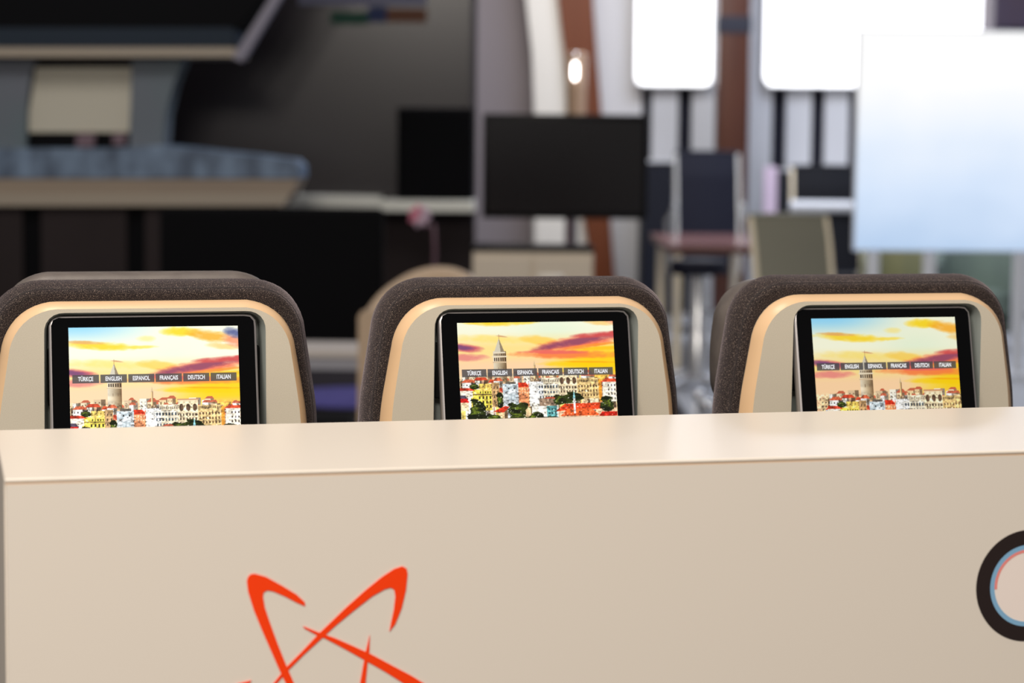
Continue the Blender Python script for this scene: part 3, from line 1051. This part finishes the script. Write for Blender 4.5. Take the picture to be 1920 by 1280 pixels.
def office_chair(loc, rz, top, w, bot, mm, rail, label, arm=True, rail_r=0.016, zA=0.66, bar_z=None):
    """ribbed office chair; its back faces -Y before it is turned"""
    t = empty('office_chair', loc, rz, label, 'chair', 'office chairs round the meeting table')
    h = w / 2
    lean = 0.16

    def yb(z):
        return 0.20 - 0.0 - lean * (z - bot) / (top - bot) - 0.10 * max(0, (z - bot) / (top - bot) - 0.8)
    nz, nx = 40, 10
    vs_, fs = [], []
    for i in range(nz + 1):
        z = bot + (top - bot) * i / nz
        for j in range(nx + 1):
            x = -h + w * j / nx
            bow = 0.02 * (1 - (x / h) ** 2)
            rib = 0.004 * abs(math.sin(PI * i / 2.5))
            vs_.append((x, -yb(z) * -1 - bow * -1 - rib, z))
    n0 = len(vs_)
    for i in range(nz + 1):
        z = bot + (top - bot) * i / nz
        for j in range(nx + 1):
            x = -h + w * j / nx
            vs_.append((x, yb(z) + 0.02 * (1 - (x / h) ** 2) + 0.022, z))
    for o in (0, n0):
        for i in range(nz):
            for j in range(nx):
                a_ = o + i * (nx + 1) + j
                fs.append((a_, a_ + 1, a_ + nx + 2, a_ + nx + 1))
    for i in range(nz):
        for j in (0, nx):
            a_ = i * (nx + 1) + j
            fs.append((a_, a_ + nx + 1, n0 + a_ + nx + 1, n0 + a_))
    for j in range(nx):
        for i in (0, nz):
            a_ = i * (nx + 1) + j
            fs.append((a_, a_ + 1, n0 + a_ + 1, n0 + a_))
    # back is modelled at +Y leaning to the rear; flip so that the rear is -Y
    vs_ = [(x, -y, z) for x, y, z in vs_]
    MB().add(vs_, fs).build('backrest', mm, t, 30)
    for s_ in (-1, 1):
        pts = [(s_ * (h + 0.012), -yb(bot + (top - bot) * k / 8) - 0.012, bot + (top - bot) * k / 8) for k in range(9)]
        pts = [(s_ * (h + 0.012), 0.22, 0.43), (s_ * (h + 0.012), -0.12, 0.43)] + pts
        MB().tube(pts, rail_r, 8).build('side_rail', rail, t, 50)
        if arm:
            MB().tube([(s_ * (h + 0.03), -0.20, zA + 0.14), (s_ * (h + 0.05), -0.14, zA + 0.05), (s_ * (h + 0.05), 0.10, zA), (s_ * (h + 0.04), 0.18, zA - 0.08), (s_ * (h + 0.02), 0.14, 0.45)],
                      0.017, 8).build('armrest', M['chrome'], t, 60)
    if bar_z:
        MB().tube([(-h - 0.03, -yb(bar_z) - 0.05, bar_z), (h + 0.03, -yb(bar_z) - 0.05, bar_z)], 0.042, 10).build('back_bar', M['white_metal'], t, 50)
    ytop = -yb(top) - 0.012
    MB().tube([(-h - 0.02, ytop, top), (-h * 0.5, ytop - 0.012, top + 0.004), (0, ytop - 0.016, top + 0.004), (h * 0.5, ytop - 0.012, top + 0.004), (h + 0.02, ytop, top)], 0.017, 8).build('top_bar', mm, t, 60)
    MB().box(-h, h, -0.18, 0.26, 0.42, 0.455, 0.012).build('seat', mm, t, 40)
    MB().lathe([(0.03, 0.12), (0.03, 0.30), (0.02, 0.30), (0.02, 0.42)], 0, 0, 14).build('column', M['chrome'], t, 40)
    for k in range(5):
        a_ = 2 * PI * k / 5 + 0.3
        c_, s2 = math.cos(a_), math.sin(a_)
        lg = MB().tube([(0.02 * c_, 0.02 * s2, 0.14), (0.30 * c_, 0.30 * s2, 0.075)], [0.03, 0.018], 8).build('base_leg', M['chair_base'], t, 50)
        MB().tube([(0.30 * c_ - 0.02 * s2, 0.30 * s2 + 0.02 * c_, 0.03), (0.30 * c_ + 0.02 * s2, 0.30 * s2 - 0.02 * c_, 0.03)], 0.03, 12).build('caster', M['dark_plastic'], lg, 50)
        MB().tube([(0.30 * c_, 0.30 * s2, 0.04), (0.30 * c_, 0.30 * s2, 0.08)], 0.008, 8).build('caster_pin', M['chrome'], lg, 50)
    return t


def stand(px, d):
    return (at(px, 400, d).x, d, 0)


office_chair(stand(1322, 16.4), R(3), 1.30, 0.43, 0.50, M['navy_mesh'], M['chrome'],
             'navy black ribbed high-back office chair in front of the red-brown column', zA=0.80, rail_r=0.017)
office_chair(stand(1548, 15.9), R(-4), 1.21, 0.46, 0.50, M['black_mesh'], M['cream_rail'],
             'black office chair with a pale bar across its back partly behind the lit screen', bar_z=0.94)
office_chair(stand(1474, 11.5), R(12), 1.02, 0.38, 0.50, M['olive_mesh'], M['cream_rail'],
             'olive grey office chair with cream side rails in front of the meeting table', arm=False)
t = empty('stool', stand(1312, 12.7), 0, 'dark round stool on a thick silver column before the meeting table', 'stool')
MB().lathe([(0.09, 0.64), (0.15, 0.645), (0.165, 0.67), (0.165, 0.70), (0.15, 0.725), (0.05, 0.735)], 0, 0, 28).build('seat', M['navy_mesh'], t, 40)
MB().lathe([(0.055, 0.03), (0.055, 0.32), (0.045, 0.34), (0.045, 0.645)], 0, 0, 20).build('column', M['chair_base'], t, 40)
for k in range(4):
    an = PI / 4 + k * PI / 2
    MB().tube([(0.03 * math.cos(an), 0.03 * math.sin(an), 0.06), (0.24 * math.cos(an), 0.24 * math.sin(an), 0.018)], [0.03, 0.018], 10).build('base_leg', M['chair_base'], t, 50)

M['table_top'] = mat('rosewood_top', rgb(150, 108, 104), 0.12)
M['table_edge'] = mat('brown_edge', rgb(96, 56, 38), 0.4)
a, b = at(1246, 445, 14).x, at(1440, 445, 14).x
t = empty('meeting_table', ((a + b) / 2, 14.5, 0), 0, 'rose brown meeting table with glossy top before the navy chair', 'table')
h = (b - a) / 2
MB().box(-h, h, -0.75, 0.95, 0.745, 0.755, 0.003).build('table_top', M['table_top'], t)
MB().box(-h + 0.005, h - 0.005, -0.745, 0.945, 0.705, 0.745).build('apron', M['table_edge'], t)
for sx in (-1, 1):
    for sy in (-0.68, 0.88):
        MB().box(sx * (h - 0.07) - 0.025, sx * (h - 0.07) + 0.025, sy - 0.025, sy + 0.025, 0, 0.706, 0.004).build('leg', M['cream_rail'], t)

M['pink'] = mat('pale_pink_card', rgb(214, 194, 216), 0.5)
xx = at(1447, 350, 16.8).x
t = empty('display_stand', (xx, 16.9, 0), 0, 'pale pink upright brochure stand beside the black office chair', 'stand')
MB().box(-0.05, 0.05, -0.02, 0.02, 0.55, 1.2, 0.006).build('brochure_panel', M['pink'], t)
MB().box(-0.02, 0.02, -0.015, 0.015, 0.01, 0.56).build('post', M['white_metal'], t)
MB().box(-0.12, 0.12, -0.12, 0.12, 0, 0.012, 0.003).build('base', M['white_metal'], t)

# dark cabinet block behind the chairs, at the foot of the slatted wall
M['dark_cab'] = mat('navy_cabinet', rgb(30, 32, 42), 0.5, spec=0.2)
for (x0, x1, yt, lab) in ((1204, 1262, 300, 'narrow navy cabinet at the foot of the slatted wall beside the white wall'),
                          (1470, 1660, 318, 'wide navy cabinet at the foot of the slatted wall behind the black chair')):
    a, b, _, zt = span(x0, x1, yt, 500, 17.6)
    t = empty('low_cabinet', ((a + b) / 2, 17.8, 0), 0, lab, 'cabinet', 'navy cabinets along the slatted wall')
    h = (b - a) / 2
    MB().box(-h, h, -0.2, 0.3, 0, zt - 0.02, 0.004).build('carcass', M['dark_cab'], t)
    MB().box(-h + 0.01, h - 0.01, -0.216, -0.2, 0.04, zt - 0.04, 0.003).build('door', M['dark_cab'], t)
    MB().box(-h - 0.005, h + 0.005, -0.22, 0.31, zt - 0.02, zt, 0.003).build('top', M['slat'], t)

# added posts; their polished balls stand in for glints between the seats
M['glow'] = mat('lamp_glow', (1, 1, 1, 1), 0.4, emit=(1.0, 0.97, 0.95, 1), estr=9)
M['polished'] = mat('polished_chrome', rgb(240, 240, 240), 0.05, metal=1.0)
for px, py, dd, lab in ((1311, 742, 11.0, 'added post whose polished chrome ball makes a glint between the seats'),
                        (1326, 760, 10.6, 'shorter added post whose polished chrome ball makes a glint beside the taller one')):
    p = at(px, py, dd)
    t = empty('glint_post', (p.x, dd, 0), 0, lab, 'post', 'added glint posts by the chairs')
    MB().lathe([(0.04, 0.0), (0.04, 0.01), (0.012, 0.02), (0.012, p.z - 0.02)], 0, 0, 16).build('stem', M['alu'], t, 40)
    bm = bmesh.new()
    bmesh.ops.create_uvsphere(bm, u_segments=24, v_segments=16, radius=0.03)
    MB().bm(bm, Matrix.Translation((0, 0, p.z))).build('ball', M['polished'], t, 60)

# ------------------------------------------------------------------ center background: television, lamp, sideboard
M['tv_black'] = mat('tv_black', rgb(14, 13, 15), 0.4, spec=0.15)


M['tv_glass'] = mat('dark_tv_glass', rgb(26, 23, 25), 0.15, spec=0.5)
a, b, z0, z1 = span(905, 1215, 214, 410, 13.0)
t = empty('television', ((a + b) / 2, 13.0, 0), 0, 'dark flat television on a slim floor stand before the wooden arch', 'television')
h = (b - a) / 2
MB().box(-h, h, 0.0, 0.06, z0, z1, 0.008).build('housing', M['tv_black'], t, 40)
MB().box(-h + 0.03, h - 0.03, -0.002, 0.001, z0 + 0.035, z1 - 0.035).build('display', M['tv_glass'], t)
xx = at(1067, 440, 13.0).x - (a + b) / 2
M['purple_post'] = mat('plum_post', rgb(84, 62, 72), 0.5)
MB().box(xx - 0.024, xx + 0.024, 0.02, 0.06, 0.012, z0 + 0.1).build('post', M['purple_post'], t)
MB().box(xx - 0.25, xx + 0.25, -0.12, 0.2, 0, 0.015, 0.004).build('base', M['tv_black'], t)

M['glass_tube'] = mat('frosted_tube', rgb(176, 146, 120), 0.2)
d = 15.0
p0, p1 = at(1080, 215, d), at(1080, 98, d)
t = empty('floor_lamp', (p0.x, d, 0), 0, 'slim tubular floor lamp glowing near its top behind the television', 'lamp')
rr_ = 0.066
MB().lathe([(rr_, p0.z - 0.25), (rr_, p1.z - 0.02), (rr_ * 0.6, p1.z)], 0, 0, 24).build('shade', M['glass_tube'], t, 40)
MB().lathe([(0.006, at(1080, 150, d).z), (0.014, at(1080, 146, d).z), (0.014, at(1080, 122, d).z), (0.006, at(1080, 118, d).z)], -0.012, -rr_ - 0.016, 16).build('bulb', M['glow'], t, 40)
bm = bmesh.new()
bmesh.ops.create_uvsphere(bm, u_segments=16, v_segments=10, radius=0.02)
MB().bm(bm, Matrix.Translation((-0.012, -rr_ - 0.016, at(1080, 104, d).z))).build('finial', M['polished'], t, 60)
MB().lathe([(0.02, 0.012), (0.02, p0.z - 0.24)], 0, 0, 16).build('pole', M['alu'], t, 40)
MB().lathe([(0.16, 0), (0.16, 0.012), (0.03, 0.02)], 0, 0, 24).build('base', M['alu'], t, 40)

M['cream_cab'] = mat('cream_cabinet', rgb(226, 212, 192), 0.5)
a, b, z0, z1 = span(886, 1112, 463, 600, 12.0)
t = empty('sideboard', ((a + b) / 2, 12.2, 0), 0, 'cream sideboard with a thin black top below the television', 'sideboard')
h = (b - a) / 2
MB().box(-h, h, -0.2, 0.2, 0.05, z1 - 0.025, 0.006).build('carcass', M['cream_cab'], t)
MB().box(-h - 0.005, h + 0.005, -0.21, 0.21, z1 - 0.025, z1, 0.004).build('top', M['tv_black'], t)
for s_ in (-1, 1):
    MB().box(s_ * h / 2 - h / 2 + 0.012, s_ * h / 2 + h / 2 - 0.012, -0.214, -0.2, 0.07, z1 - 0.06, 0.003).build('door', M['cream_cab'], t)
    MB().box(s_ * (h - 0.05) - 0.02, s_ * (h - 0.05) + 0.02, -0.16, 0.16, 0, 0.055).build('foot', M['tv_black'], t)
tag(MB().lathe([(0.03, 0.0), (0.055, 0.03), (0.06, 0.08), (0.05, 0.085), (0.045, 0.03)], 0, 0, 20).build('bowl', M['cream_band'], None, 40, (at(1032, 500, 9.6).x, 9.6, 0.745)),
    'small white bowl on the slim side table behind the middle seat', 'bowl')
t = empty('side_table', (at(1030, 500, 9.6).x, 9.6, 0), 0, 'slim round side table behind the middle seat', 'table')
MB().lathe([(0.16, 0.725), (0.165, 0.735), (0.16, 0.745)], 0, 0, 28).build('table_top', M['cream_cab'], t, 40)
MB().lathe([(0.018, 0.012), (0.018, 0.727)], 0, 0, 14).build('stem', M['alu'], t, 40)
MB().lathe([(0.14, 0), (0.14, 0.012), (0.02, 0.02)], 0, 0, 24).build('base', M['alu'], t, 40)

# ------------------------------------------------------------------ left background: video wall, speaker, kiosk
M['dark_glass'] = mat('dark_display_glass', rgb(48, 43, 47), 0.25, spec=0.5)
M['lav_frame'] = mat('lavender_grey_frame', rgb(124, 120, 134), 0.5)
M['dark_frame'] = mat('dark_plum_frame', rgb(52, 47, 58), 0.5)
M['pale_ledge'] = mat('pale_ledge', rgb(240, 240, 230), 0.5)
M['black'] = mat('matte_black', rgb(9, 9, 12), 0.7, spec=0.08)
D = 14.2
a, b, z0, z1 = span(300, 893, -240, 378, D)
t = empty('video_wall', ((a + b) / 2, D, 0), 0, 'wide dark video wall with small green, blue and orange patches near its top', 'video wall')
h = (b - a) / 2
c = (a + b) / 2
MB().box(-h, h, 0.0, 0.16, 0.0, z1, 0.01).build('housing', M['wall_dark'], t)
MB().box(-h + 0.03, h - 0.03, -0.003, 0.001, z0 + 0.03, z1 - 0.03).build('display', M['dark_glass'], t)
MB().box(h - 0.035, h + 0.005, -0.02, 0.1, z0, z1).build('frame_edge', M['dark_frame'], t)
x1 = at(716, 376, D - 0.2).x - c
x0 = at(528, 376, D - 0.2).x - c
zl0, zl1 = at(620, 388, D - 0.2).z, at(620, 366, D - 0.2).z
tag(MB().box(x0, x1 - 0.002, -0.34, -0.004, zl0, zl1, 0.006).build('wall_shelf', M['pale_ledge'], None, None, (c, D, 0)),
    'pale shelf beside the kiosk, with nothing standing on it', 'shelf', 'shelves on the video wall')
tag(MB().box(x1, h, -0.34, -0.022, zl0 - 0.02, zl1 - 0.02, 0.006).build('wall_shelf', M['pale_ledge'], None, None, (c, D, 0)),
    'pale shelf under the black loudspeaker', 'shelf', 'shelves on the video wall')
for (xa, xb, ya, yb_, cc) in ((620, 690, 22, 46, (40, 70, 58)), (690, 725, 12, 42, (46, 54, 84)), (725, 800, 16, 42, (92, 62, 48)), (560, 800, -10, 10, (100, 100, 118))):
    q = span(xa, xb, ya, yb_, D - 0.004)
    mm = mat('colour_patch', rgb(*cc), 0.6, spec=0.1)
    MB().box(q[0] - c, q[1] - c, -0.0055, -0.003, q[2], q[3]).build('colour_patch', mm, t)

a, b, z0, z1 = span(746, 888, 202, 372, 13.98)
zb = zl1 - 0.02
t = empty('loudspeaker', ((a + b) / 2, 14.02, zb), 0, 'black box loudspeaker standing on the shelf of the video wall', 'loudspeaker')
h = (b - a) / 2
MB().box(-h, h, -0.13, 0.13, 0, z1 - zb, 0.012).build('cabinet', M['black'], t)
MB().box(-h + 0.02, h - 0.02, -0.14, -0.13, 0.02, z1 - zb - 0.02, 0.005).build('grille', M['black'], t)

# kiosk with a canopy
M['blue_fascia'] = noise_mat('blue_grey_printed_fascia', rgb(70, 84, 104), rgb(116, 136, 160), 5, rough=0.5, detail=3, stretch=(1.6, 1, 1))
M['tan_fascia'] = noise_mat('tan_laminate', rgb(150, 134, 116), rgb(140, 124, 108), 2, rough=0.5, stretch=(0.4, 1, 4))
M['tan_light'] = mat('pale_tan', rgb(158, 146, 130), 0.5)
M['post_grey'] = noise_mat('blue_grey_post', rgb(98, 102, 112), rgb(90, 104, 110), 1.5, rough=0.6)
M['board'] = mat('pale_board', rgb(190, 184, 168), 0.6)
M['navy_strip'] = mat('dark_blue_strip', rgb(40, 48, 58), 0.6, spec=0.1)
M['rose_box'] = mat('dusty_rose_card', rgb(108, 86, 96), 0.6)
D = 12.6
k = empty('exhibition_kiosk', (at(200, 380, D).x, D, 0), 0, 'kiosk counter with blue printed fascia, tan front and dark canopy', 'kiosk')
kx = k.location.x


def kp(pts, y0, y1, name, m, parent=k):
    P = [at(x, y, D) for x, y in pts]
    return MB().prism([(p.x - kx, p.z) for p in P], 'y', y0, y1).build(name, m, parent)


kp([(-420, 278), (200, 278), (300, 272), (470, 290), (548, 300), (561, 312), (561, 334), (-420, 334)], 0.0, 0.5, 'counter_fascia', M['blue_fascia'])
kp([(-420, 334), (560, 336), (548, 362), (-420, 362)], 0.005, 0.5, 'counter_front', M['tan_fascia'])
kp([(-420, 362), (546, 362), (532, 386), (-420, 386)], -0.01, 0.5, 'counter_lip', M['tan_light'])
zb = at(200, 386, D).z
for x0, x1 in ((-420, 40), (75, 236), (270, 420)):
    a, b = at(x0, 450, D).x - kx, at(x1, 450, D).x - kx
    MB().box(a, b, 0.03, 0.06, 0, zb, 0.003).build('base_panel', M['wall_dark'], k)
MB().box(at(-420, 450, D).x - kx, at(430, 450, D).x - kx, 0.06, 0.48, 0.0, zb - 0.002).build('base_carcass', M['black'], k)
kp([(240, 102), (340, 102), (318, 160), (304, 215), (300, 276), (236, 280)], 0.12, 0.4, 'post', M['post_grey'])
kp([(-120, 95), (66, 98), (50, 130), (42, 190), (40, 280), (-120, 280)], 0.12, 0.4, 'post', M['post_grey'])
kp([(60, 112), (240, 112), (240, 124), (53, 124)], 0.17, 0.3, 'board_rail', M['black'])
kp([(54, 123), (238, 123), (232, 248), (36, 248)], 0.18, 0.22, 'display_board', M['board'])
kp([(40, 246), (236, 246), (236, 280), (40, 280)], 0.19, 0.4, 'dark_backing', M['black'])
kp([(134, 250), (170, 250), (166, 276), (132, 276)], 0.15, 0.18, 'leaflet', M['rose_box'])
kp([(202, 250), (228, 250), (226, 272), (202, 272)], 0.15, 0.18, 'leaflet', M['rose_box'])
kp([(-420, 88), (440, 88), (446, 106), (-420, 106)], 0.0, 0.5, 'canopy_edge', M['tan_light'])
kp([(-420, 52), (438, 52), (440, 88), (-420, 88)], -0.006, 0.5, 'canopy_fascia', M['navy_strip'])
kp([(-420, -200), (590, -200), (500, -10), (445, 52), (-420, 52)], 0.0, 0.5, 'canopy', M['black'])
kp([(436, 108), (452, 116), (462, 104), (524, 0), (650, -210), (630, -210), (505, 0)], -0.02, 0.1, 'brace', M['lav_frame'])

# black television on a low stand below the kiosk counter
a, b, z0, z1 = span(300, 718, 392, 650, 11.0)
t = empty('television', ((a + b) / 2, 11.0, 0), 0, 'large switched-off black television on a low stand between two seats', 'television')
h = (b - a) / 2
MB().box(-h, h, 0, 0.06, z0, z1, 0.01).build('housing', M['black'], t, 40)
MB().box(-h + 0.02, h - 0.02, -0.003, 0.001, z0 + 0.02, z1 - 0.02).build('display', M['black'], t)
MB().box(-0.06, 0.06, 0.02, 0.06, 0.02, z0 + 0.1).build('post', M['tv_black'], t)
MB().box(-0.4, 0.4, -0.15, 0.25, 0, 0.022, 0.004).build('base', M['tv_black'], t)

# flower in a tall vase
M['petal'] = mat('pink_petal', rgb(206, 122, 142), 0.6)
M['petal2'] = mat('pale_petal', rgb(196, 170, 186), 0.6)
M['stem'] = mat('rose_stem', rgb(112, 82, 92), 0.6)
d = 12.95
p = at(787, 405, d)
t = empty('flower_vase', (at(812, 500, d).x, d, 0), 0, 'pink blossom on a thin bent stem in a tall dark vase', 'flower')
MB().lathe([(0.09, 0), (0.10, 0.2), (0.06, 0.45), (0.05, 0.6), (0.045, 0.6), (0.04, 0.3)], 0, 0, 24).build('vase', M['wall_dark'], t, 40)
dx = p.x - t.location.x
MB().tube([(0, 0, 0.3), (0.01, 0, 0.75), (dx * 0.1 + 0.01, 0, 0.9), (dx * 0.6, 0, p.z - 0.06), (dx, 0, p.z - 0.01)], 0.011, 8).build('stem', M['stem'], t, 60)
for i in range(7):
    an = 2 * PI * i / 7
    bm = bmesh.new()
    bmesh.ops.create_uvsphere(bm, u_segments=12, v_segments=8, radius=1)
    MB().bm(bm, Matrix.Translation((dx + 0.035 * math.cos(an), -0.01, p.z + 0.035 * math.sin(an))) @ Matrix.Rotation(-an, 4, 'Y') @ Matrix.Diagonal((0.034, 0.012, 0.022, 1))
            ).build('petal', M['petal'] if 2 <= i <= 4 else M['petal2'], t, 60)

# beige tub chair and low table behind the gap between the left seats
M['beige'] = mat('beige_leather', rgb(206, 180, 152), 0.5)
tub_chair('tub_chair', (at(790, 520, 9.2).x, 9.2, 0), R(-22), 0.52, 0.52, 0.872, M['beige'], 'beige tub chair behind the middle seat')
M['low_top'] = mat('pale_table_top', rgb(214, 204, 196), 0.4)
M['low_edge'] = mat('grey_table_edge', rgb(172, 172, 182), 0.5)
a, b, z0, z1 = span(470, 720, 656, 690, 10.0)
t = empty('low_table', ((a + b) / 2, 10.15, 0), 0, 'low pale table in front of the black television', 'table')
h = (b - a) / 2
MB().box(-h, h, -0.2, 0.28, z1 - 0.03, z1, 0.006).build('table_top', M['low_top'], t)
MB().box(-h + 0.01, h - 0.01, -0.19, 0.27, z1 - 0.085, z1 - 0.03).build('apron', M['low_edge'], t)
for sx in (-1, 1):
    for sy in (-0.15, 0.23):
        MB().box(sx * (h - 0.05) - 0.02, sx * (h - 0.05) + 0.02, sy - 0.02, sy + 0.02, 0, z1 - 0.08).build('leg', M['low_edge'], t)
M['violet'] = noise_mat('violet_blue', rgb(72, 66, 130), rgb(84, 76, 146), 30, rough=0.9, bump=0.2)
violet_disc = MB().lathe([(0.001, 0.0), (0.49, 0.0), (0.5, 0.006), (0.49, 0.012), (0.001, 0.013)], 0, 0, 48)  # thin violet disc laid flat on the carpet
tag(violet_disc.build('violet_disc', M['violet'], None, 40, (at(690, 700, 12.0).x, 12.0, 0.0005)), 'round violet blue disc on the dark carpet', 'violet_disc')
